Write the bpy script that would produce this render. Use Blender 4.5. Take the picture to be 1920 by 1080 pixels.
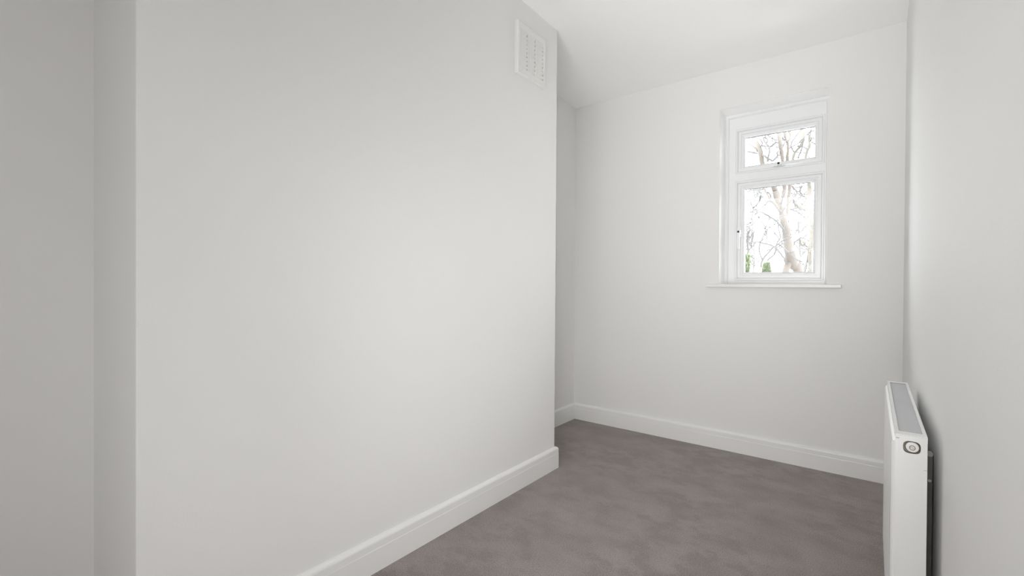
import bpy, bmesh, math, random
from mathutils import Vector, Matrix
random.seed(7)
scn = bpy.context.scene
for o in list(bpy.data.objects): bpy.data.objects.remove(o, do_unlink=True)
COL = scn.collection

# ------------------------------------------------------------------ camera
YAW, PITCH, ROLL, FPX = math.radians(38.02403), math.radians(-0.42980), math.radians(0.35373), 863.98
EYE = 1.09
cy, sy, cp, sp = math.cos(YAW), math.sin(YAW), math.cos(PITCH), math.sin(PITCH)
Fv = Vector((-sy*cp, cy*cp, sp)); r0 = Vector((cy, sy, 0)); u0 = r0.cross(Fv)
Rv = math.cos(ROLL)*r0 + math.sin(ROLL)*u0
Uv = -math.sin(ROLL)*r0 + math.cos(ROLL)*u0
cd = bpy.data.cameras.new('camera'); cam = bpy.data.objects.new('camera', cd); COL.objects.link(cam)
cd.sensor_width = 36; cd.lens = FPX/1920*36; cd.clip_start = 0.01; cd.clip_end = 200
M = Matrix((Rv, Uv, -Fv)).transposed().to_4x4(); M.translation = (0, 0, EYE)
cam.matrix_world = M
scn.camera = cam

# ------------------------------------------------------------------ world (bright overcast sky)
SKY = 14.0
w = bpy.data.worlds.new('overcast'); scn.world = w; w.use_nodes = True
nt = w.node_tree; nt.nodes.clear()
out = nt.nodes.new('ShaderNodeOutputWorld'); bg = nt.nodes.new('ShaderNodeBackground')
tc = nt.nodes.new('ShaderNodeTexCoord'); sx = nt.nodes.new('ShaderNodeSeparateXYZ'); rp = nt.nodes.new('ShaderNodeValToRGB')
mp = nt.nodes.new('ShaderNodeMapRange'); mp.inputs[1].default_value = -1; mp.inputs[2].default_value = 1
rp.color_ramp.elements[0].position = 0.44; rp.color_ramp.elements[0].color = (.45, .45, .44, 1)
rp.color_ramp.elements[1].position = 0.52; rp.color_ramp.elements[1].color = (.96, .98, 1, 1)
L = nt.links.new
L(tc.outputs['Generated'], sx.inputs[0]); L(sx.outputs[2], mp.inputs[0]); L(mp.outputs[0], rp.inputs[0])
L(rp.outputs[0], bg.inputs[0]); L(bg.outputs[0], out.inputs[0]); bg.inputs[1].default_value = SKY

# unseen fill lights added behind the camera (the picture is an evenly filled interior shot)
def area(name, loc, rot, sx_, sy_, power, spread=180, color=(1, .995, .985)):
    l = bpy.data.lights.new(name, 'AREA'); l.shape = 'RECTANGLE'; l.size = sx_; l.size_y = sy_; l.energy = power; l.color = color
    l.spread = math.radians(spread)
    o = bpy.data.objects.new(name, l); COL.objects.link(o); o.location = loc; o.rotation_euler = [math.radians(a) for a in rot]
    return o
area('fill_rear', (-.9, -1.4, 1.0), (90, 0, 0), 1.6, 1.8, 6.2)
area('fill_side', (-.35, -.25, 1.2), (80, 0, 25), .6, .8, 5.7)
area('fill_up', (-.6, -.12, .8), (113, 0, 0), 1.0, .8, 3.4, 60)
area('fill_ceiling', (-.6, -.12, .8), (125, 0, 0), 1.0, .8, 3.0, 70)
area('fill_down', (-.6, -.12, 1.9), (60, 0, 0), 1.0, .8, 2.2, 60)
area('fill_strip', (-.15, -.12, .7), (93, 0, 25), .3, 1.0, 2.4, 65)
area('fill_low', (-.1, -.12, .45), (90, 0, 34), .5, .6, 2.6, 95)
pt = area('window_portal', (-.5, 3.56, 1.65), (-90, 0, 0), .58, 1.15, 1); pt.data.cycles.is_portal = True
vs = scn.view_settings
scn.display_settings.display_device = 'sRGB'
vs.view_transform = 'Standard'; vs.look = 'None'; vs.exposure = 0.0; vs.gamma = 1; vs.use_curve_mapping = False
scn.cycles.max_bounces = 24; scn.cycles.diffuse_bounces = 16; scn.cycles.transparent_max_bounces = 16

# ------------------------------------------------------------------ materials
def mat(name, col, rough=.6, metal=0, spec=.5, bump=None, var=None, sheen=0):
    m = bpy.data.materials.new(name); m.use_nodes = True; n = m.node_tree; b = n.nodes['Principled BSDF']
    b.inputs['Base Color'].default_value = (*col, 1); b.inputs['Roughness'].default_value = rough
    b.inputs['Metallic'].default_value = metal; b.inputs['Specular IOR Level'].default_value = spec
    tcn = n.nodes.new('ShaderNodeTexCoord')
    if sheen: b.inputs['Sheen Weight'].default_value = sheen
    if var:
        sc, amt = var
        t = n.nodes.new('ShaderNodeTexNoise'); t.inputs['Scale'].default_value = sc; t.inputs['Detail'].default_value = 5
        r = n.nodes.new('ShaderNodeValToRGB')
        r.color_ramp.elements[0].position = .3; r.color_ramp.elements[1].position = .7
        r.color_ramp.elements[0].color = (*[c*(1-amt) for c in col], 1); r.color_ramp.elements[1].color = (*[min(1, c*(1+amt)) for c in col], 1)
        n.links.new(tcn.outputs['Object'], t.inputs['Vector']); n.links.new(t.outputs['Fac'], r.inputs[0]); n.links.new(r.outputs[0], b.inputs['Base Color'])
    if bump:
        sc, st, dist = bump
        t = n.nodes.new('ShaderNodeTexNoise'); t.inputs['Scale'].default_value = sc; t.inputs['Detail'].default_value = 3
        bp = n.nodes.new('ShaderNodeBump'); bp.inputs['Strength'].default_value = st; bp.inputs['Distance'].default_value = dist
        n.links.new(tcn.outputs['Object'], t.inputs['Vector']); n.links.new(t.outputs['Fac'], bp.inputs['Height']); n.links.new(bp.outputs[0], b.inputs['Normal'])
    return m
PAINT = mat('wall_paint', (.775, .772, .765), .75, spec=.25, bump=(160, .12, .002), var=(1.3, .006))
LITWHITE = mat('lit_reveal_white', (.92, .92, .915), .6, spec=.3, var=(2, .005))
CEIL = mat('ceiling_paint', (.91, .91, .905), .85, spec=.2, bump=(120, .08, .002), var=(2, .005))
GLOSSW = mat('satin_woodwork', (.79, .79, .78), .32, spec=.5, bump=(60, .05, .001), var=(6, .008))
UPVC = mat('white_upvc', (.81, .815, .825), .22, spec=.5, var=(3, .004))
RADW = mat('radiator_enamel', (.76, .76, .757), .25, spec=.5, var=(4, .004))
GRILLE = mat('grille_enamel', (.66, .665, .675), .4, var=(9, .01))
PLASTIC = mat('vent_plastic', (.75, .748, .735), .4, spec=.5, var=(10, .006))
DARK = mat('dark_void', (.10, .10, .095), .9, var=(20, .1))
DUCTSHADE = mat('duct_shade_grey', (.14, .14, .135), .9, var=(20, .1))
BLACKSHADE = mat('black_spacer_shade', (.016, .018, .022), .5, var=(20, .1))  # black of the key buttons; on the top spacer it paints shade
BRASS = mat('aged_brass', (.20, .16, .09), .4, metal=.7, var=(60, .2))
RIMSHADE = mat('recess_shade_dark', (.09, .075, .05), .7, var=(60, .2))
BEIGE = mat('beige_plastic', (.42, .39, .32), .6, var=(60, .1))
STEEL = mat('bracket_steel', (.26, .26, .255), .5, metal=.4, var=(30, .1))
CHROME = mat('chrome', (.7, .7, .7), .15, metal=1, var=(30, .03))
DOORW = mat('door_paint', (.8, .8, .79), .4, var=(5, .01))
BRICK = mat('outer_masonry', (.45, .3, .24), .9, bump=(30, .3, .01), var=(8, .2))
BOUNCE_GROUND = mat('bounce_ground', (.58, .57, .55), .95, bump=(20, .6, .05), var=(3, .3))  # unseen ground, made pale to bounce daylight up to the ceiling
BARK = mat('bark_beige', (.074, .0625, .0555), .9, bump=(5, .25, .02), var=(2.2, .16))
BARKG = mat('bark_lichen', (.078, .071, .060), .9, bump=(5, .25, .02), var=(2.2, .16))
TWIG = mat('twig_grey', (.060, .057, .058), .9, var=(3, .2))
TWIG2 = mat('twig_pale', (.10, .096, .098), .9, var=(3, .2))
LEAF = mat('evergreen_leaf', (.115, .14, .080), .7, var=(5, .25))

def carpet_mat():
    m = bpy.data.materials.new('taupe_carpet'); m.use_nodes = True; n = m.node_tree; N = n.nodes.new; K = n.links.new
    b = n.nodes['Principled BSDF']; b.inputs['Roughness'].default_value = 1; b.inputs['Specular IOR Level'].default_value = .1
    b.inputs['Sheen Weight'].default_value = .25; b.inputs['Sheen Roughness'].default_value = .6
    t = N('ShaderNodeTexCoord')
    # brushed pile: soft patches where the pile leans another way
    mpn = N('ShaderNodeMapping'); mpn.inputs['Rotation'].default_value = (0, 0, .2); mpn.inputs['Scale'].default_value = (1.0, 1.25, 1)
    K(t.outputs['Object'], mpn.inputs[0])
    a = N('ShaderNodeTexNoise'); a.inputs['Scale'].default_value = 5.0; a.inputs['Detail'].default_value = 5; a.inputs['Roughness'].default_value = .55; a.inputs['Distortion'].default_value = .15
    K(mpn.outputs[0], a.inputs['Vector'])
    ra = N('ShaderNodeValToRGB'); ra.color_ramp.elements[0].position = .30; ra.color_ramp.elements[1].position = .64
    ra.color_ramp.elements[0].color = (.232, .195, .185, 1); ra.color_ramp.elements[1].color = (.312, .266, .254, 1)
    # small darker footmarks, gathered in some places only
    g = N('ShaderNodeTexNoise'); g.inputs['Scale'].default_value = 9.5; g.inputs['Detail'].default_value = 4; g.inputs['Roughness'].default_value = .6
    h = N('ShaderNodeTexNoise'); h.inputs['Scale'].default_value = 1.7; h.inputs['Detail'].default_value = 1
    K(mpn.outputs[0], g.inputs['Vector']); K(mpn.outputs[0], h.inputs['Vector'])
    mg = N('ShaderNodeMapRange'); mg.inputs[1].default_value = .36; mg.inputs[2].default_value = .52; mg.inputs[3].default_value = -.34; mg.inputs[4].default_value = 0
    mh = N('ShaderNodeMapRange'); mh.inputs[1].default_value = .38; mh.inputs[2].default_value = .55
    K(g.outputs['Fac'], mg.inputs[0]); K(h.outputs['Fac'], mh.inputs[0])
    pr_ = N('ShaderNodeMath'); pr_.operation = 'MULTIPLY'; K(mg.outputs[0], pr_.inputs[0]); K(mh.outputs[0], pr_.inputs[1])
    sm = N('ShaderNodeMath'); sm.operation = 'ADD'; K(a.outputs['Fac'], sm.inputs[0]); K(pr_.outputs[0], sm.inputs[1])
    K(sm.outputs[0], ra.inputs[0])
    # fibre grain
    f = N('ShaderNodeTexNoise'); f.inputs['Scale'].default_value = 240; f.inputs['Detail'].default_value = 2
    K(t.outputs['Object'], f.inputs['Vector'])
    rf = N('ShaderNodeValToRGB'); rf.color_ramp.elements[0].position = .3; rf.color_ramp.elements[1].position = .72
    rf.color_ramp.elements[0].color = (.52, .52, .52, 1); rf.color_ramp.elements[1].color = (1.18, 1.18, 1.18, 1)
    f2 = N('ShaderNodeTexNoise'); f2.inputs['Scale'].default_value = 130; f2.inputs['Detail'].default_value = 3
    K(t.outputs['Object'], f2.inputs['Vector'])
    mul = N('ShaderNodeMixRGB'); mul.blend_type = 'MULTIPLY'; mul.inputs[0].default_value = 1
    K(f.outputs['Fac'], rf.inputs[0]); K(ra.outputs[0], mul.inputs[1]); K(rf.outputs[0], mul.inputs[2])
    br = N('ShaderNodeBrightContrast'); br.inputs['Bright'].default_value = .015
    K(mul.outputs[0], br.inputs[0]); K(br.outputs[0], b.inputs['Base Color'])
    ad = N('ShaderNodeMath'); ad.operation = 'ADD'; K(f.outputs['Fac'], ad.inputs[0]); K(f2.outputs['Fac'], ad.inputs[1])
    bp = N('ShaderNodeBump'); bp.inputs['Strength'].default_value = .55; bp.inputs['Distance'].default_value = .004
    K(ad.outputs[0], bp.inputs['Height']); K(bp.outputs[0], b.inputs['Normal'])
    return m
CARPET = carpet_mat()
def glass_mat():
    m = bpy.data.materials.new('clear_glass'); m.use_nodes = True; n = m.node_tree; n.nodes.clear(); N = n.nodes.new
    o = N('ShaderNodeOutputMaterial'); mx = N('ShaderNodeMixShader'); tr = N('ShaderNodeBsdfTransparent'); gl = N('ShaderNodeBsdfGlossy'); fr = N('ShaderNodeFresnel')
    tr.inputs[0].default_value = (.99, .997, .995, 1); gl.inputs['Roughness'].default_value = .01; fr.inputs[0].default_value = 1.35
    n.links.new(fr.outputs[0], mx.inputs[0]); n.links.new(tr.outputs[0], mx.inputs[1]); n.links.new(gl.outputs[0], mx.inputs[2]); n.links.new(mx.outputs[0], o.inputs[0])
    return m
GLASS = glass_mat()

# ------------------------------------------------------------------ helpers
def link(name, me, m=None, parent=None, smooth=False):
    o = bpy.data.objects.new(name, me); COL.objects.link(o)
    if m: me.materials.append(m)
    if parent: o.parent = parent
    if smooth:
        for p in me.polygons: p.use_smooth = True
    return o
def obj(name, bm, m, parent=None, smooth=False, recalc=True):
    if recalc: bmesh.ops.recalc_face_normals(bm, faces=bm.faces[:])
    me = bpy.data.meshes.new(name); bm.to_mesh(me); bm.free()
    return link(name, me, m, parent, smooth)
def struct(o): o['kind'] = 'structure'; return o
def empty(name, loc=(0, 0, 0)):
    o = bpy.data.objects.new(name, None); COL.objects.link(o); o.location = loc; o.empty_display_size = .05; return o
def tag(o, label, cat, group=None):
    o['label'] = label; o['category'] = cat
    if group: o['group'] = group
    return o
def settle(root):
    """parts are modelled in world coordinates: keep them there under a root placed at the thing's base"""
    for c in root.children: c.matrix_parent_inverse = Matrix.Translation(root.location).inverted()
def box(bm, x0, x1, y0, y1, z0, z1, bev=0, seg=2):
    r = bmesh.ops.create_cube(bm, size=1)['verts']
    for v in r: v.co = Vector(((x0+x1)/2+v.co.x*(x1-x0), (y0+y1)/2+v.co.y*(y1-y0), (z0+z1)/2+v.co.z*(z1-z0)))
    if bev:
        es = list({e for v in r for e in v.link_edges})
        bmesh.ops.bevel(bm, geom=es, offset=bev, segments=seg, affect='EDGES', profile=.6)
def prism(bm, pts, z0, z1):
    a = [bm.verts.new((x, y, z0)) for x, y in pts]; b = [bm.verts.new((x, y, z1)) for x, y in pts]; n = len(pts)
    bm.faces.new(a); bm.faces.new(b)
    for i in range(n): bm.faces.new((a[i], a[(i+1) % n], b[(i+1) % n], b[i]))
    return a, b
def ring(bm, x0, x1, z0, z1, prof):
    """mitred rectangular ring in XZ; prof = closed list of (inset, y)"""
    loops = []
    for d, y in prof:
        loops.append([bm.verts.new(c) for c in ((x0+d, y, z0+d), (x1-d, y, z0+d), (x1-d, y, z1-d), (x0+d, y, z1-d))])
    n = len(loops)
    for i in range(n):
        a, b = loops[i], loops[(i+1) % n]
        for k in range(4): bm.faces.new((a[k], a[(k+1) % 4], b[(k+1) % 4], b[k]))
def tube(bm, pts, rad, sides=8, cap=True):
    pts = [Vector(p) for p in pts]; prev = None; rings = []
    for i, p in enumerate(pts):
        t = (pts[min(i+1, len(pts)-1)]-pts[max(i-1, 0)]).normalized()
        ref = prev if prev is not None else (Vector((0, 1, 0)) if abs(t.y) < .9 else Vector((1, 0, 0)))
        a = (ref-t*ref.dot(t)).normalized(); prev = a; b = t.cross(a)
        r = rad[i] if isinstance(rad, (list, tuple)) else rad
        rings.append([bm.verts.new(p+r*(math.cos(q)*a+math.sin(q)*b)) for q in [2*math.pi*k/sides for k in range(sides)]])
    for A, B in zip(rings, rings[1:]):
        for k in range(sides): bm.faces.new((A[k], A[(k+1) % sides], B[(k+1) % sides], B[k]))
    if cap: bm.faces.new(rings[0]); bm.faces.new(rings[-1])
def at(px, py, Y):
    """point of the plane y = Y seen at a pixel of the photograph (surveyed positions of the trees and fittings)"""
    d = Fv+(px-960)/FPX*Rv-(py-540)/FPX*Uv; return d*(Y/d.y)+Vector((0, 0, EYE))

# ------------------------------------------------------------------ the room shell
XR, YB, XL, XN = .134, 3.288, -1.919, -1.957
BX, BY0, BY1 = -1.483, .336, 2.318     # chimney breast face and its two ends
YF = -1.5; TOP = 2.70; WIN = (-.812, -.214, 1.101, 2.265); YO = 3.60
bm = bmesh.new(); box(bm, XN-.2, XR+.2, YF-.2, YB+.3, -.15, 0)
struct(obj('floor', bm, CARPET))
# ceiling: slopes down a little towards the window wall
bm = bmesh.new(); prof = [(YF-.2, 2.606), (1.6, 2.606), (1.97, 2.603), (2.33, 2.592), (2.8, 2.562), (YB, 2.528), (YO, 2.508), (YO, 2.85), (YF-.2, 2.85)]
a = [bm.verts.new((XN-.2, y, z)) for y, z in prof]; b = [bm.verts.new((XR+.2, y, z)) for y, z in prof]
bm.faces.new(a); bm.faces.new(b)
for i in range(len(prof)): j = (i+1) % len(prof); bm.faces.new((a[i], a[j], b[j], b[i]))
struct(obj('ceiling', bm, CEIL))
bm = bmesh.new(); box(bm, XR, XR+.2, YF-.2, YO, 0, TOP); struct(obj('wall_right', bm, PAINT))
bm = bmesh.new(); prism(bm, [(XN, YF-.2), (XN, BY0+.1), (XL, BY0+.1), (XL, YO), (XN-.2, YO), (XN-.2, YF-.2)], 0, TOP)
struct(obj('wall_left', bm, PAINT))
bm = bmesh.new(); av, bv = prism(bm, [(BX, BY0), (BX, BY1), (XL-.05, BY1), (XL-.05, BY0)], 0, TOP)
es = [e for e in bm.edges if abs(e.verts[0].co.z-e.verts[1].co.z) > 1 and e.verts[0].co.x > BX-.01]
bmesh.ops.bevel(bm, geom=es, offset=.005, segments=3, affect='EDGES', profile=.5)
struct(obj('wall_chimney', bm, PAINT))
# window wall with its opening and plastered reveals
bm = bmesh.new(); xs = [XL-.01, WIN[0], WIN[1], XR+.01]; zs = [0, WIN[2], WIN[3], TOP]
V = {(i, j, k): bm.verts.new((xs[i], (YB, YO)[k], zs[j])) for i in range(4) for j in range(4) for k in range(2)}
for k in range(2):
    for i in range(3):
        for j in range(3):
            if (i, j) != (1, 1): bm.faces.new((V[i, j, k], V[i+1, j, k], V[i+1, j+1, k], V[i, j+1, k]))
for (p, q) in (((1, 1), (2, 1)), ((2, 1), (2, 2)), ((2, 2), (1, 2)), ((1, 2), (1, 1)), ((0, 0), (3, 0)), ((3, 0), (3, 3)), ((3, 3), (0, 3)), ((0, 3), (0, 0))):
    if abs(p[0]-q[0]) == 3 or abs(p[1]-q[1]) == 3:
        s = [(p[0]+(q[0]-p[0])*t//3, p[1]+(q[1]-p[1])*t//3) for t in range(4)]
    else: s = [p, q]
    for c, d in zip(s, s[1:]): bm.faces.new((V[c[0], c[1], 0], V[d[0], d[1], 0], V[d[0], d[1], 1], V[c[0], c[1], 1]))
es = [e for e in bm.edges if all(abs(v.co.y-YB) < 1e-5 and WIN[0]-.01 < v.co.x < WIN[1]+.01 and WIN[2]-.01 < v.co.z < WIN[3]+.01 for v in e.verts)]
bmesh.ops.bevel(bm, geom=es, offset=.003, segments=2, affect='EDGES')
wb = struct(obj('wall_back', bm, PAINT)); wb.data.materials.append(LITWHITE)
for p in wb.data.polygons:      # reveals coloured whiter than the wall, window light put into the paint
    c = p.center
    if YB+.01 < c.y < YO-.01 and WIN[0]-.01 < c.x < WIN[1]+.01 and WIN[2]-.01 < c.z < WIN[3]+.01: p.material_index = 1
# wall behind the camera with an open doorway
DX0, DX1, DZ = -1.35, -.55, 2.03
bm = bmesh.new()
for x0, x1, z0, z1 in ((XN-.01, DX0, 0, TOP), (DX1, XR+.01, 0, TOP), (DX0, DX1, DZ, TOP)): box(bm, x0, x1, YF-.12, YF, z0, z1)
struct(obj('wall_front', bm, PAINT))
d1 = struct(empty('door_1', (-.95, YF, 0)))
bm = bmesh.new(); ringp = [(0, YF-.13), (.03, YF-.13), (.03, YF+.0), (-.06, YF+.0), (-.06, YF+.018), (0, YF+.018)]
for x0, x1, z0, z1 in ((DX0-.07, DX0, 0, DZ+.07), (DX1, DX1+.07, 0, DZ+.07), (DX0, DX1, DZ, DZ+.07)): box(bm, x0, x1, YF, YF+.018, z0, z1, .004)
obj('architrave', bm, GLOSSW, d1)
bm = bmesh.new()
for x0, x1, z0, z1 in ((DX0, DX0+.02, 0, DZ), (DX1-.02, DX1, 0, DZ), (DX0, DX1, DZ-.02, DZ)): box(bm, x0, x1, YF-.12, YF, z0, z1, .002)
obj('door_lining', bm, GLOSSW, d1)
bm = bmesh.new(); box(bm, DX0+.022, DX1-.022, YF-.06, YF-.02, .005, DZ-.022, .002)
dl = obj('door_leaf', bm, DOORW, d1)
bm = bmesh.new()
for x0, x1 in ((DX0+.12, -.99), (-.91, DX1-.12)):
    for z0, z1 in ((.2, .85), (1.05, 1.88)): box(bm, x0, x1, YF-.022, YF-.014, z0, z1, .006)
obj('door_panel', bm, DOORW, dl)
bm = bmesh.new(); tube(bm, [(DX1-.08, YF-.02, 1.0), (DX1-.08, YF+.035, 1.0), (DX1-.19, YF+.037, 1.0)], .009, 12); obj('door_handle', bm, CHROME, dl)
settle(d1)

# skirting boards, mitred round the room
SK = [(0, 0), (.018, 0), (.018, .086), (.0173, .0895), (.0171, .1120), (.0160, .1165), (.0130, .1210), (.0075, .1248), (.002, .1265), (0, .1268)]
loop = [(XR, YF), (XR, YB), (XL, YB), (XL, BY1), (BX, BY1), (BX, BY0), (XN, BY0), (XN, YF)]
def offs(i, d):
    n = len(loop); P, C_, Q = Vector(loop[i-1]), Vector(loop[i]), Vector(loop[(i+1) % n])
    e1, e2 = (C_-P).normalized(), (Q-C_).normalized()
    n1, n2 = Vector((-e1.y, e1.x)), Vector((-e2.y, e2.x))
    return C_+d*(n1+n2)/(1+n1.dot(n2))
def skirt(bm, i):
    j = (i+1) % len(loop)
    A = [bm.verts.new((*offs(i, d), z)) for d, z in SK]; B = [bm.verts.new((*offs(j, d), z)) for d, z in SK]; n = len(SK)
    for k in range(n): bm.faces.new((A[k], A[(k+1) % n], B[(k+1) % n], B[k]))
    bm.faces.new(A); bm.faces.new(B)
for nm, segs in (('baseboard_right', [0]), ('baseboard_back', [1]), ('baseboard_left', [2, 6]), ('baseboard_chimney', [3, 4, 5])):
    bm = bmesh.new()
    for s in segs: skirt(bm, s)
    struct(obj(nm, bm, GLOSSW))

# ------------------------------------------------------------------ the window
W = struct(empty('window_1', ((WIN[0]+WIN[1])/2, YB, WIN[2])))
FY = 3.46
bm = bmesh.new(); box(bm, -.8875, -.1415, 3.262, YB+.0005, 1.0815, 1.1015, .004, 3); box(bm, WIN[0]-.001, WIN[1]+.001, YB-.01, FY+.03, 1.083, 1.1015)
obj('window_sill', bm, GLOSSW, W)
# quadrant bead between plaster and frame
x0, x1, z0, z1 = WIN[0], WIN[1], WIN[2], WIN[3]
bm = bmesh.new(); ring(bm, x0, x1, z0-.02, z1, [(0, FY-.018), (.006, FY-.018), (.013, FY-.014), (.018, FY-.007), (.0195, FY+.0), (.0195, FY+.03), (0, FY+.03)])
obj('quadrant_bead', bm, UPVC, W)
# outer frame with transom
S1 = (-.738, -.2535, 1.873, 2.151)   # upper sash opening
S2 = (-.738, -.2545, 1.142, 1.796)   # lower sash opening
bm = bmesh.new()
ex = [x0, S1[0], S1[1], x1]; ez = [z0, S2[2], S2[3], S1[2], S1[3], z1]
box(bm, ex[0], ex[1], FY, FY+.07, z0, z1); box(bm, ex[2], ex[3], FY, FY+.07, z0, z1)
box(bm, ex[1], ex[2], FY, FY+.07, ez[0], ez[1]); box(bm, ex[1], ex[2], FY, FY+.07, ez[2], ez[3]); box(bm, ex[1], ex[2], FY, FY+.07, ez[4], ez[5])
obj('frame', bm, UPVC, W)
def opening_bead(S, g):   # raised chamfered lip round each opening in the frame
    bm = bmesh.new(); a, b, c, d = S
    ring(bm, a-.014, b+.014, c-.014, d+.014, [(0, FY), (.0035, FY-.0065), (.0095, FY-.0065), (.0143, FY+.002), (.0143, FY+.012), (0, FY+.012)])
    return obj('frame_lip', bm, UPVC, W)
opening_bead(S1, 0); opening_bead(S2, 0)
bm = bmesh.new()
for S in (S1, S2): ring(bm, S[0]-.012, S[1]+.012, S[2]-.012, S[3]+.012, [(0, FY+.0605), (.034, FY+.0605), (.034, FY+.072), (0, FY+.072)])
obj('light_stop', bm, UPVC, W)  # added behind the sashes to block daylight leaking through the gaps
GY = 3.492
def sash(nm, S, gx0, gx1, gz0, gz1):
    a, b, c, d = S; e = -.0003
    r = bmesh.new(); w = gx0-a
    # sash body: face set back a little, chamfer down to the glazing bead
    bmL = [(e, FY+.060), (e, FY+.010), (e+.0035, FY+.006), (.020, FY+.006), (.0205, FY+.012), (.026, FY+.012), (.026, FY+.060)]
    ring(r, a, b, c, d, bmL)
    s = obj(nm, r, UPVC, W)
    r = bmesh.new()
    ring(r, gx0-.020, gx1+.020, gz0-.020, gz1+.020, [(0, FY+.008), (.006, FY+.008), (.0095, FY+.0115), (.0165, GY-.012), (.020, GY-.008), (.020, GY), (0, GY)])
    obj('glazing_bead', r, UPVC, s)
    r = bmesh.new(); box(r, gx0-.01, gx1+.01, GY, GY+.004, gz0-.01, gz1+.01)
    obj('pane', r, GLASS, s)
    r = bmesh.new()
    for q in ((gx0-.012, gx0+.0002, gz0-.012, gz1+.012), (gx1-.0002, gx1+.012, gz0-.012, gz1+.012), (gx0, gx1, gz0-.012, gz0+.0002)): box(r, q[0], q[1], GY+.004, GY+.020, q[2], q[3])
    obj('spacer_sides', r, UPVC, s)  # rest of the spacer, its lit tone put into the colour
    r = bmesh.new(); box(r, gx0-.002, gx1+.002, GY+.0041, GY+.0199, gz1-.0012, gz1+.012)
    obj('spacer_bar_shade', r, BLACKSHADE, s)  # top run of the spacer, blackened to paint in its shade
    r = bmesh.new(); box(r, gx0-.01, gx1+.01, GY+.020, GY+.024, gz0-.01, gz1+.01)
    obj('outer_pane', r, GLASS, s)
    return s
def bar_fill(parent, S, gx0, gx1, gz0, gz1):
    bm = bmesh.new(); a, b, c, d = S
    for q in ((a+.022, gx0-.016, c+.022, d-.022), (gx1+.016, b-.022, c+.022, d-.022), (a+.022, b-.022, c+.022, gz0-.016), (a+.022, b-.022, gz1+.016, d-.022)):
        if q[1] > q[0] and q[3] > q[2]: box(bm, q[0], q[1], FY+.013, FY+.058, q[2], q[3])
    return obj('sash_core', bm, UPVC, parent)
G1 = (-.6955, -.2955, 1.911, 2.108); G2 = (-.6955, -.2985, 1.184, 1.755)
u = sash('upper_sash', S1, *G1); bar_fill(u, S1, *G1)
l = sash('lower_sash', S2, *G2); bar_fill(l, S2, *G2)
for s in (u, l): pass
# espagnolette handles
def handle(c, horiz):
    x, z = c
    def B(bm, u0, u1, y0, y1, v0, v1, bv):   # u along the lever, v across
        if horiz: box(bm, x+u0, x+u1, y0, y1, z+v0, z+v1, bv, 3)
        else: box(bm, x+v0, x+v1, y0, y1, z-u1, z-u0, bv, 3)
    bm = bmesh.new(); B(bm, -.035, .035, FY-.006, FY+.0065, -.0125, .0125, .005)
    h = obj('handle', bm, UPVC, W, smooth=False)
    bm = bmesh.new(); B(bm, -.013, .014, FY-.034, FY-.004, -.011, .011, .005); B(bm, .006, .118, FY-.035, FY-.021, -.0085, .0085, .0055)
    obj('lever', bm, UPVC, h)
    bm = bmesh.new(); cx, cz = x, z
    tube(bm, [(cx, FY-.0335, cz), (cx, FY-.0352, cz)], .0072, 16)
    k = obj('keyhole', bm, BLACKSHADE, h); k['label'] = 'black key button'
handle((-.488, 1.889), True); handle((-.724, 1.460), False)
settle(W)

# ------------------------------------------------------------------ air vent on the chimney breast
VX, VT = BX, .020
vy0, vy1, vz0, vz1 = 1.908, 2.170, 2.196, 2.472
vent = tag(empty('air_vent', (BX, (vy0+vy1)/2, vz0)), 'white plastic louvred air vent high on the chimney breast wall', 'vent')
cols = [(1.9285, 1.995), (2.002, 2.069), (2.076, 2.1455)]; cz0, NR, ph = 2.2315, 9, .0224; cz1 = cz0+NR*ph
bm = bmesh.new(); XF = BX+VT
def vbox(y0, y1, z0, z1, xa=BX+.001, xb=XF): box(bm, xa, xb, y0, y1, z0, z1)
vbox(vy0+.004, cols[0][0], vz0+.004, vz1-.004); vbox(cols[2][1], vy1-.004, vz0+.004, vz1-.004)
vbox(cols[0][0], cols[2][1], vz0+.004, cz0); vbox(cols[0][0], cols[2][1], cz1, vz1-.004)
vbox(cols[0][1], cols[1][0], cz0, cz1); vbox(cols[1][1], cols[2][0], cz0, cz1)
obj('face_plate', bm, PLASTIC, vent)
bm = bmesh.new()   # chamfered rim round the plate
pr = [(0, BX), (0, BX+.013), (.0045, XF), (.009, XF+.0008), (.012, XF+.0003), (.012, BX)]
lp = []
for d, x in pr: lp.append([bm.verts.new(c) for c in ((x, vy0+d, vz0+d), (x, vy1-d, vz0+d), (x, vy1-d, vz1-d), (x, vy0+d, vz1-d))])
for i in range(len(lp)):
    A, B = lp[i], lp[(i+1) % len(lp)]
    for k in range(4): bm.faces.new((A[k], A[(k+1) % 4], B[(k+1) % 4], B[k]))
obj('rim', bm, PLASTIC, vent)
bm = bmesh.new(); box(bm, BX+.0008, BX+.0018, cols[0][0], cols[2][1], cz0, cz1); obj('duct_shade', bm, DUCTSHADE, vent)  # dark sheet on the solid wall, duct shade put into its colour
bm = bmesh.new(); wy = .0665
pts = [(0, ph-.0005), (-.0012, ph-.0005), (-.0135, .0055), (-.0135, .0035), (-.0118, .0035)]
A = [bm.verts.new((x, 0, z)) for x, z in pts]; B = [bm.verts.new((x, 1, z)) for x, z in pts]
bm.faces.new(A); bm.faces.new(B)
for i in range(5): bm.faces.new((A[i], A[(i+1) % 5], B[(i+1) % 5], B[i]))
first = obj('louvre', bm, PLASTIC, vent)
for ci, (a, b) in enumerate(cols):
    for r in range(NR):
        s = first if (ci, r) == (0, 0) else first.copy()
        if s is not first: COL.objects.link(s); s.parent = vent
        s.location = (XF-.0006, a, cz0+r*ph); s.scale = (1, b-a, 1)
settle(vent)

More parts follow.
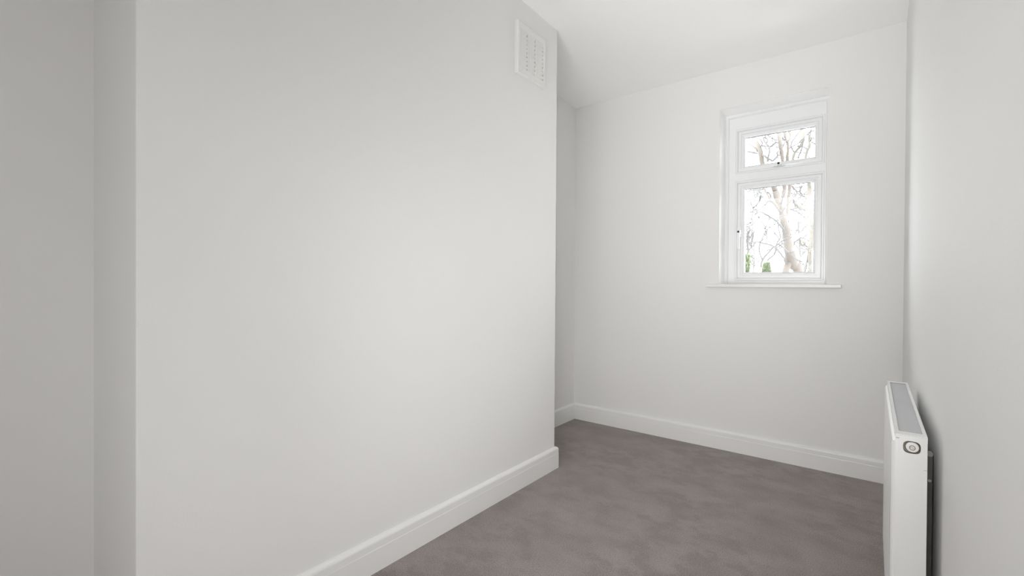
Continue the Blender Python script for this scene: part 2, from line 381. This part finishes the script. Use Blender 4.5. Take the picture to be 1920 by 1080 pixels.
# ------------------------------------------------------------------ the radiator
rad = tag(empty('radiator', (.08, 1.88, .13)), 'white double panel radiator with top grille on the right hand wall', 'radiator')
RY0, RY1, RZ0, RZ1 = 1.477, 2.277, .13, .730
# front panel with shallow vertical flutes
def panel(nm, xf, xb, z0, z1, face):
    bm = bmesh.new(); ys = [RY0, RY0+.003, RY0+.008]; n = 23; p = (RY1-RY0-.07)/n
    dx = [.008, .003, 0]
    for k in range(n):
        y = RY0+.035+k*p; ys += [y+p*.1, y+p*.3, y+p*.6, y+p*.8]; dx += [0, .0022, .0022, 0]
    ys += [RY1-.008, RY1-.003, RY1]; dx += [0, .003, .008]
    zs_ = [(z0, 1, 1), (z0+.004, .3, 1), (z0+.012, 0, 1), (z0+.04, 0, 0), (z1-.04, 0, 0), (z1-.012, 0, 1), (z1-.004, .3, 1), (z1, 1, 1)]
    G = []
    for z, inn, flat in zs_:
        row = []
        for y, d in zip(ys, dx):
            edge = y < RY0+.01 or y > RY1-.01
            q = d if (edge or not flat) else 0
            row.append(bm.verts.new((xf+face*min(.008, max(q, inn*.008)), y, z)))
        G.append(row)
    for r in range(len(G)-1):
        for c in range(len(ys)-1): bm.faces.new((G[r][c], G[r][c+1], G[r+1][c+1], G[r+1][c]))
    # back
    rim = G[0][:]+[G[r][-1] for r in range(1, len(G))]+G[-1][-2::-1]+[G[r][0] for r in range(len(G)-2, 0, -1)]
    bk = [bm.verts.new((xb, v.co.y, v.co.z)) for v in rim]
    for i in range(len(rim)): j = (i+1) % len(rim); bm.faces.new((rim[i], rim[j], bk[j], bk[i]))
    bm.faces.new(bk)
    return obj(nm, bm, RADW, rad)
RY0 -= .0006; panel('front_panel', .0405, .0552, RZ0, RZ1-.0155, 1)
RY0 += .0036; RY1 -= .004; panel('rear_panel', .1085, .0975, RZ0, RZ1-.0155, -1); RY0 -= .003; RY1 += .004
# convector fins between the panels
bm = bmesh.new(); fy = RY0+.03
while fy < RY1-.03:
    box(bm, .0537, .0973, fy, fy+.0012, RZ0+.03, RZ1-.05); fy += .022
f = obj('convector_fin', bm, RADW, rad); f['kind'] = 'stuff'
# side panels; the near one has a pressed cover with the valve opening
def sidep(nm, y0, y1):
    bm = bmesh.new(); box(bm, .0487, .1075, y0, y1, RZ0-.002, RZ1-.0006); return obj(nm, bm, RADW, rad)
HC = (.0792, .7010); HW, HH = .0163, .0150
N = 48
def sup(cx, cz, a, b, e, t):
    c, s = math.cos(t), math.sin(t)
    return (cx+a*math.copysign(abs(c)**(2/e), c), cz+b*math.copysign(abs(s)**(2/e), s))
def holed(bm, outer, inner, y0, y1):
    n = len(inner)
    Lp = [[bm.verts.new((x, y, z)) for x, z in P] for P, y in ((outer, y0), (inner, y0), (inner, y1), (outer, y1))]
    for i in range(4):
        A, B = Lp[i], Lp[(i+1) % 4]
        for k in range(n): bm.faces.new((A[k], A[(k+1) % n], B[(k+1) % n], B[k]))
hole = [sup(HC[0], HC[1], HW, HH, 3.0, 2*math.pi*k/N) for k in range(N)]
def rayrect(x0, x1, z0, z1, rc=0):
    P = []
    for k in range(N):
        t = 2*math.pi*k/N; c, s = math.cos(t), math.sin(t); m = 1e9
        if c > 1e-9: m = min(m, (x1-HC[0])/c)
        if c < -1e-9: m = min(m, (x0-HC[0])/c)
        if s > 1e-9: m = min(m, (z1-HC[1])/s)
        if s < -1e-9: m = min(m, (z0-HC[1])/s)
        x, z = HC[0]+m*c, HC[1]+m*s
        if rc and z < z0+rc:
            for xc, sg in ((x0+rc, -1), (x1-rc, 1)):
                if (x-xc)*sg > 0:
                    vx, vz = x-xc, z-(z0+rc); Ln = math.hypot(vx, vz)
                    if Ln > rc: x, z = xc+vx/Ln*rc, z0+rc+vz/Ln*rc
        P.append((x, z))
    return P
bm = bmesh.new(); holed(bm, rayrect(.0487, .1075, .650, RZ1-.0006), hole, RY0, RY0+.0015)
box(bm, .0487, .1075, RY0, RY0+.0015, RZ0-.002, .650)
box(bm, .1060, .1074, RY0+.0015, RY0+.012, RZ0, RZ1-.002); box(bm, .0488, .0502, RY0+.0015, RY0+.012, RZ1-.016, RZ1-.0008)
obj('side_panel', bm, RADW, rad)
bm = bmesh.new(); holed(bm, rayrect(.0555, .1015, .6725, RZ1-.002, .012), hole, RY0-.0022, RY0)
obj('side_cover', bm, RADW, rad)
sidep('side_panel', RY1-.0015, RY1)
# ring and valve plug seen in the opening
bm = bmesh.new()
inner = [sup(HC[0]+.0012, HC[1], HW-.0018, HH-.0016, 2.6, 2*math.pi*k/N) for k in range(N)]
shade_edge = [sup(HC[0], HC[1], HW-.0011, HH-.0011, 3.0, 2*math.pi*k/N) for k in range(N)]
holed(bm, hole, shade_edge, RY0+.0006, RY0+.004); obj('recess_shade', bm, RIMSHADE, rad)  # dark ring added as painted shade round the edge of the recess
bm = bmesh.new(); holed(bm, shade_edge, inner, RY0+.0050, RY0+.011); obj('hole_rim', bm, BEIGE, rad)
bm = bmesh.new(); box(bm, HC[0]-.02, HC[0]+.02, RY0+.012, RY0+.014, HC[1]-.02, HC[1]+.02); obj('cavity', bm, BRASS, rad)
plug = bmesh.new(); PC = (HC[0]+.0010, HC[1]-.0002)
tube(plug, [(PC[0], RY0+.013, PC[1]), (PC[0], RY0+.003, PC[1]), (PC[0], RY0+.0016, PC[1]), (PC[0], RY0+.0012, PC[1])], [.0128, .0128, .0120, .0105], 32)
pl = obj('valve_plug', plug, RADW, rad)
bm = bmesh.new()
o_ = [(PC[0]+.0060*math.cos(t), PC[1]-.0012+.0060*math.sin(t)) for t in [2*math.pi*k/24 for k in range(24)]]
i_ = [(PC[0]+.0045*math.cos(t), PC[1]-.0012+.0045*math.sin(t)) for t in [2*math.pi*k/24 for k in range(24)]]
holed(bm, o_, i_, RY0+.0002, RY0+.0013); box(bm, PC[0]-.0035, PC[0]+.0035, RY0+.0004, RY0+.0012, PC[1]-.0016, PC[1]-.0009)
q = obj('bleed_screw', bm, BRASS, pl)
# top grille: frame and fine cross louvres
bm = bmesh.new(); gx0, gx1, gy0, gy1 = .0484, .1078, RY0-.0009, RY1+.0005
ix0, ix1, iy0, iy1 = .0557, .1005, RY0+.028, RY1-.022
for q in ((gx0, ix0, gy0, gy1), (ix1, gx1, gy0, gy1), (ix0, ix1, gy0, iy0), (ix0, ix1, iy1, gy1)): box(bm, *q, RZ1-.0014, RZ1)
box(bm, gx0, gx0+.0012, gy0, gy1, RZ1-.016, RZ1-.001); box(bm, gx1-.0012, gx1, gy0, gy1, RZ1-.014, RZ1-.001)
tg = obj('top_grille', bm, RADW, rad)
bm = bmesh.new(); y = iy0+.001
while y < iy1-.003:
    vs_ = [bm.verts.new(c) for c in ((ix0, y, RZ1-.0018), (ix1, y, RZ1-.0018), (ix1, y+.0042, RZ1-.0026), (ix0, y+.0042, RZ1-.0026), (ix0, y, RZ1-.003), (ix1, y, RZ1-.003), (ix1, y+.0042, RZ1-.0038), (ix0, y+.0042, RZ1-.0038))]
    for F in ((0, 1, 2, 3), (7, 6, 5, 4), (0, 4, 5, 1), (1, 5, 6, 2), (2, 6, 7, 3), (3, 7, 4, 0)): bm.faces.new([vs_[i] for i in F])
    y += .0055
g = obj('grille_louvre', bm, GRILLE, tg); g['kind'] = 'stuff'
bm = bmesh.new()   # clip where the grille hooks over the side panel
box(bm, .0492, .0553, RY0-.0006, RY0+.001, RZ1-.0115, RZ1-.0102); obj('grille_clip', bm, BRASS, rad)
# wall brackets, near and far
for by in (1.667, 2.12):
    bm = bmesh.new(); box(bm, .1090, XR-.0004, by, by+.004, RZ0+.03, .640, .001); box(bm, XR-.003, XR-.0004, by, by+.03, RZ0+.03, .640, .001)
    br = obj('wall_bracket', bm, STEEL, rad)
    bm = bmesh.new(); tube(bm, [(XR-.0075, by-.001, .6405), (XR-.0075, by+.009, .6405)], .0065, 16); obj('plastic_clip', bm, PLASTIC, br)
    bm = bmesh.new(); tube(bm, [(XR-.008, by-.002, .570), (XR-.008, by+.001, .570)], .004, 12); obj('screw', bm, CHROME, br)
for yy in (RY0+.03, RY1-.03):
    bm = bmesh.new(); tube(bm, [(.075, yy, RZ0+.01), (.075, yy, .09)], .010, 16); tube(bm, [(.075, yy, .10), (.075, yy, 0.0)], .0075, 16); obj('pipe_tail', bm, CHROME, rad, True)
settle(rad)

# ------------------------------------------------------------------ outside: pale bounce ground, trees, evergreens
GZ = -3.0
bm = bmesh.new(); box(bm, -60, 40, YO+.2, 70, GZ-.3, GZ); struct(obj('ground', bm, BOUNCE_GROUND))
A_ = lambda x, y: (1390+x/12, 230+y/12)
B_ = lambda x, y: (1385+x/12, 335+y/12)
C_ = lambda x, y: (1385+x/12, 425+y/12)
CROP = {'A': A_, 'B': B_, 'C': C_}
def path(Y, pts):
    """pts: (crop, x, y, width) -> 3D points and radii, with a gentle weave in depth"""
    P, R_ = [], []
    for c, x, y, wd in pts:
        px, py = CROP[c](x, y); yy = Y+.45*math.sin(px*.055+1)+.35*math.sin(py*.04)
        P.append(at(px, py, yy)); R_.append(wd/12/2/FPX*yy*math.cos(YAW)*.98+.0135*Y/12)
    return P, R_
def refine(P, R_, n=4, wob=.25):
    """smooth the polyline and roughen it like wood"""
    Q, S = [], []
    for i in range(len(P)-1):
        a, b, c, d = P[max(i-1, 0)], P[i], P[i+1], P[min(i+2, len(P)-1)]
        for k in range(n):
            t = k/n; q = .5*((2*b)+(-a+c)*t+(2*a-5*b+4*c-d)*t*t+(-a+3*b-3*c+d)*t**3)
            r = R_[i]*(1-t)+R_[i+1]*t
            if 0 < i*n+k: q = q+Vector([random.uniform(-1, 1)*r*wob for _ in range(3)])
            Q.append(q); S.append(r*random.uniform(.9, 1.1))
    Q.append(P[-1]); S.append(R_[-1]); return Q, S
def twig(bm, p, d, r, ln, depth):
    n = 5; pts = [p]; q = p.copy(); dd = d.copy()
    for i in range(n):
        dd = (dd+Vector([random.uniform(-.28, .28) for _ in range(3)])+Vector((0, 0, .06))).normalized(); q = q+dd*ln/n; pts.append(q)
        if depth > 0 and random.random() < .6:
            sd = (dd+Vector([random.uniform(-1, 1) for _ in range(3)])*.9).normalized()
            twig(bm, q.copy(), sd, r*.74, ln*random.uniform(.4, .65), depth-1)
    tube(bm, pts, [r*(1-.5*i/n) for i in range(n+1)], 4, False)
def tree(nm, label, Y, trunk, branches, m, mb, ntw, group=None, tw_m=TWIG, spread=.6, tw_r=.0145):
    P, R_ = path(Y, trunk[0])
    foot = Vector((P[0].x+(P[0].x-P[1].x)*2, P[0].y, GZ)); root = empty(nm, foot); tag(root, label, 'tree', group)
    P = [foot, foot*.6+P[0]*.4]+P; R_ = [R_[0]*1.5, R_[0]*1.15]+R_
    bm = bmesh.new(); tube(bm, *refine(P, R_, 4, .12), 12)
    for ex in trunk[1:]:
        tube(bm, *refine(*path(Y, ex), 4, .12), 10)
    obj('trunk', bm, m, root, True)
    allP = []
    for brn in branches:
        thick = max(q[3] for q in brn) > 26
        P2, R2 = refine(*path(Y, brn), 4, .35 if not thick else .15)
        bm = bmesh.new(); tube(bm, P2, R2, 9 if thick else 6); o = obj('branch', bm, (m if thick else mb), root, True)
        allP += list(zip(P2, R2))
    bm = bmesh.new()
    for i in range(ntw):
        p, r = random.choice(allP)
        d = Vector((random.uniform(-1, 1), random.uniform(-.5, .5)*spread, random.uniform(-.3, 1))).normalized()
        twig(bm, p.copy(), d, min(tw_r, r), random.uniform(.25, .9), 2)
    t = obj('twigs', bm, tw_m, root, False, recalc=False); t['kind'] = 'stuff'
    settle(root); return root
def up(c, x, y, wd, dx, dz=700, n=4):   # carry a limb on above what the window shows
    return [(c, x+dx*k/n, y-dz*k/n, wd*(1-.7*k/n)) for k in range(1, n+1)]
main_trunk = [[('C', 1340, 1040, 190), ('C', 1260, 900, 200), ('C', 1180, 740, 225), ('C', 1140, 560, 215), ('C', 1110, 340, 190), ('C', 1075, 140, 165), ('B', 1045, 1030, 160), ('B', 1005, 850, 150), ('B', 955, 650, 135), ('B', 880, 470, 125), ('B', 838, 330, 118), ('B', 800, 220, 105), ('A', 620, 1180, 100), ('A', 480, 930, 88), ('A', 440, 720, 84), ('A', 400, 560, 78), ('A', 320, 420, 60), ('A', 265, 330, 52)]+up('A', 265, 330, 52, -200),
              [('B', 960, 640, 90), ('B', 985, 500, 84), ('B', 1010, 350, 70), ('B', 1030, 190, 66), ('A', 960, 1120, 56), ('A', 930, 860, 46), ('A', 900, 650, 66), ('A', 870, 450, 60), ('A', 838, 270, 52)]+up('A', 838, 270, 52, -100),
              [('B', 1070, 980, 90), ('B', 1105, 780, 55), ('B', 1118, 520, 58), ('B', 1135, 350, 52), ('B', 1150, 200, 60), ('A', 1075, 1150, 52), ('A', 1035, 830, 46), ('A', 1050, 600, 32), ('A', 1045, 450, 34)],
              [('C', 1140, 780, 120), ('C', 1085, 890, 150), ('C', 1050, 1040, 140)]]
mb = [
 [('A', 1045, 450, 30), ('A', 1075, 380, 24), ('A', 1100, 300, 22), ('A', 1090, 190, 20)]+up('A', 1090, 190, 20, 60, 400),
 [('A', 1045, 455, 28), ('A', 1000, 380, 24), ('A', 980, 250, 34)]+up('A', 980, 250, 30, -60, 400),
 [('A', 1055, 590, 16), ('A', 1110, 550, 18), ('A', 1160, 400, 16), ('A', 1310, 215, 16), ('A', 1350, 150, 12)],
 [('A', 350, 690, 14), ('A', 250, 680, 12), ('A', 140, 655, 9)],
 [('A', 370, 640, 30), ('A', 310, 570, 26), ('A', 230, 510, 14), ('A', 120, 465, 9)],
 [('A', 430, 540, 14), ('A', 470, 480, 12), ('A', 460, 420, 14), ('A', 400, 350, 18)],
 [('A', 595, 880, 26), ('A', 600, 780, 22), ('A', 630, 680, 18), ('A', 635, 560, 18), ('A', 570, 480, 18), ('A', 490, 385, 18), ('A', 510, 330, 14)],
 [('A', 480, 720, 20), ('A', 590, 795, 22), ('A', 700, 865, 22)],
 [('A', 715, 860, 14), ('A', 820, 745, 16), ('A', 880, 720, 26)],
 [('A', 520, 325, 12), ('A', 590, 360, 14), ('A', 580, 450, 14)],
 [('A', 920, 600, 10), ('A', 960, 480, 12), ('A', 1000, 400, 10)],
 [('A', 850, 620, 24), ('A', 810, 690, 28), ('A', 830, 740, 12)],
 [('B', 940, 770, 34), ('B', 865, 640, 44), ('B', 720, 480, 30), ('B', 640, 350, 22), ('B', 555, 215, 22), ('B', 500, 120, 16)],
 [('B', 560, 240, 10), ('B', 350, 250, 10), ('B', 190, 300, 9)],
 [('B', 735, 515, 14), ('B', 640, 520, 12), ('B', 600, 600, 12)],
 [('B', 715, 470, 12), ('B', 715, 370, 12), ('B', 640, 290, 10)],
 [('B', 1000, 1140, 24), ('B', 950, 1075, 22), ('B', 820, 930, 20), ('B', 600, 805, 18), ('B', 440, 710, 16), ('B', 330, 690, 16), ('B', 330, 640, 10)],
 [('C', 1060, 830, 14), ('C', 1010, 690, 16), ('C', 920, 580, 20), ('C', 830, 470, 24), ('C', 740, 420, 20), ('C', 600, 385, 18), ('C', 420, 345, 18), ('C', 280, 350, 12), ('C', 140, 365, 10)],
 [('C', 430, 350, 14), ('C', 490, 330, 16), ('C', 545, 275, 14)],
 [('C', 380, 360, 12), ('C', 290, 460, 14), ('C', 220, 545, 14), ('C', 170, 660, 14)],
 [('C', 780, 465, 14), ('C', 660, 600, 14), ('C', 540, 740, 16), ('C', 500, 910, 16)],
 [('C', 840, 480, 12), ('C', 830, 560, 14), ('C', 740, 685, 12), ('C', 640, 765, 10)],
 [('C', 835, 450, 8), ('C', 870, 360, 10), ('C', 945, 235, 9)],
 [('C', 840, 440, 7), ('C', 900, 390, 9), ('C', 990, 310, 7)],
 [('C', 225, 545, 8), ('C', 195, 380, 8), ('C', 190, 230, 8), ('C', 250, 60, 6)],
 [('C', 285, 455, 8), ('C', 300, 300, 8), ('C', 312, 170, 7), ('C', 225, 0, 8)],
 [('C', 540, 740, 6), ('C', 460, 560, 6), ('C', 480, 380, 6)],
 [('B', 1150, 520, 14), ('B', 1200, 480, 18), ('B', 1310, 320, 18), ('B', 1250, 230, 15), ('B', 1190, 150, 14)],
]
tree('bare_tree', 'big bare tree whose thick pale trunk forks behind the lower window pane', 12, main_trunk, mb, BARK, TWIG, 26)
nb_trunk = [[('C', 1610, 1040, 52), ('C', 1608, 800, 50), ('C', 1612, 620, 48), ('C', 1640, 400, 52), ('C', 1650, 150, 48), ('B', 1650, 960, 55), ('B', 1620, 760, 85), ('B', 1585, 580, 100), ('B', 1590, 380, 85), ('B', 1585, 180, 66), ('A', 1490, 1050, 40), ('A', 1450, 790, 26), ('A', 1490, 620, 34), ('A', 1530, 520, 34), ('A', 1518, 410, 20), ('A', 1545, 285, 14)]+up('A', 1545, 285, 14, 60, 400)]
nbr = [
 [('C', 1480, 1040, 34), ('C', 1535, 800, 30), ('C', 1575, 620, 30), ('C', 1590, 450, 38), ('C', 1640, 340, 40)],
 [('C', 1230, 410, 18), ('C', 1260, 350, 18), ('C', 1340, 290, 18), ('C', 1420, 235, 18), ('C', 1530, 295, 16), ('C', 1640, 310, 18)],
 [('C', 1380, 300, 14), ('C', 1390, 380, 22), ('C', 1440, 425, 28), ('C', 1480, 390, 24), ('C', 1440, 330, 26)],
 [('C', 1440, 335, 22), ('C', 1540, 375, 34), ('C', 1640, 350, 36)],
 [('C', 1490, 405, 16), ('C', 1540, 460, 18), ('C', 1590, 450, 18)],
 [('B', 1310, 320, 16), ('B', 1430, 385, 18), ('B', 1500, 440, 26), ('B', 1545, 560, 40)],
 [('B', 1310, 310, 14), ('B', 1375, 270, 14), ('B', 1420, 150, 12)],
 [('B', 1365, 285, 14), ('B', 1425, 355, 12)],
 [('B', 1205, 450, 24), ('B', 1290, 580, 42), ('B', 1400, 668, 48), ('B', 1530, 700, 48), ('B', 1620, 820, 52)],
 [('B', 1480, 870, 10), ('B', 1400, 800, 12), ('B', 1260, 720, 12), ('B', 1150, 690, 12)],
 [('B', 1390, 655, 9), ('B', 1300, 660, 9), ('B', 1200, 690, 8)],
 [('A', 1140, 1150, 46), ('A', 1165, 800, 40), ('A', 1205, 680, 32), ('A', 1330, 520, 34), ('A', 1390, 400, 42), ('A', 1385, 230, 46), ('A', 1365, 130, 40)]+up('A', 1365, 130, 40, -40, 400),
 [('A', 1180, 660, 10), ('A', 1150, 600, 9), ('A', 1120, 560, 8)],
 [('A', 1280, 800, 10), ('A', 1345, 630, 11), ('A', 1380, 480, 12)],
 [('A', 1480, 280, 12), ('A', 1550, 210, 10), ('A', 1640, 180, 8)],
 [('A', 1520, 440, 9), ('A', 1590, 360, 12), ('A', 1640, 350, 8)],
 [('A', 1440, 580, 9), ('A', 1480, 590, 10), ('A', 1400, 540, 8)],
]
tree('bare_tree', 'slimmer bare tree at the right edge of the window panes', 14.5, nb_trunk, nbr, BARKG, TWIG, 20)
# two fainter trees farther off
for k, (Y, off, ntw, lb) in enumerate(((24, 0, 26, 'distant leafless tree left of the thick trunk, mostly fine twigs'), (27, 1150, 16, 'distant leafless tree right of the thick trunk, mostly fine twigs'))):
    tr = [[('C', 330+off*.9, 1000, 22), ('C', 350+off*.9, 700, 16), ('C', 330+off*.9, 300, 12), ('B', 300+off*.9, 900, 9), ('B', 360+off*.9, 500, 7), ('B', 330+off*.9, 100, 5)]]
    bs = []
    for j in range(9):
        x = 330+off*.9+random.uniform(-20, 20); y = 900-j*190; c, yy = ('C', y) if y > 0 else ('B', y+1080)
        s = random.choice((-1, 1)); bs.append([(c, x, yy, 8), (c, x+s*90, yy-110, 6), (c, x+s*random.uniform(150, 330), yy-random.uniform(180, 330), 3.5)])
    tree('bare_tree', lb, Y, tr, bs, TWIG2, TWIG2, ntw, None, TWIG2, .8, .031)
# evergreens below
def shrub(lb, Y, pt, wtop, wbase, nleaf):
    top = at(*pt, Y); root = empty('evergreen_shrub', (top.x, Y, GZ)); tag(root, lb, 'shrub')
    bm = bmesh.new(); tube(bm, [(top.x, Y, GZ), (top.x+.05, Y, GZ+(top.z-GZ)*.5), (top.x, Y, top.z-.15)], [.06, .04, .01], 8); obj('stem', bm, TWIG, root, True)
    bm = bmesh.new(); H = top.z-GZ
    for i in range(nleaf):
        t = random.random()**1.5 if i % 2 else random.random(); z = top.z-t*min(H, 2.4)
        rr = (wtop+(wbase-wtop)*min(1, t*1.6))*math.sqrt(random.random()); a = random.uniform(0, 6.283)
        c = Vector((top.x+rr*math.cos(a), Y+rr*math.sin(a), z)); d = Vector((math.cos(a), math.sin(a), random.uniform(.2, 1.6))).normalized()
        s = random.uniform(.03, .065); side = d.cross(Vector([random.uniform(-1, 1) for _ in range(3)])).normalized()*s*.28
        v = [bm.verts.new(q) for q in (c-d*s*.5, c+side, c+d*s*.9, c-side)]; bm.faces.new(v)
    f = obj('foliage', bm, LEAF, root, recalc=False); f['kind'] = 'stuff'; settle(root)
shrub('bushy green evergreen left of the thick trunk, at the bottom of the pane', 9.5, C_(630, 830), .03, .38, 6500)
shrub('narrow yellow green evergreen at the lower left corner of the pane', 7.2, C_(165, 660), .03, .09, 3000)
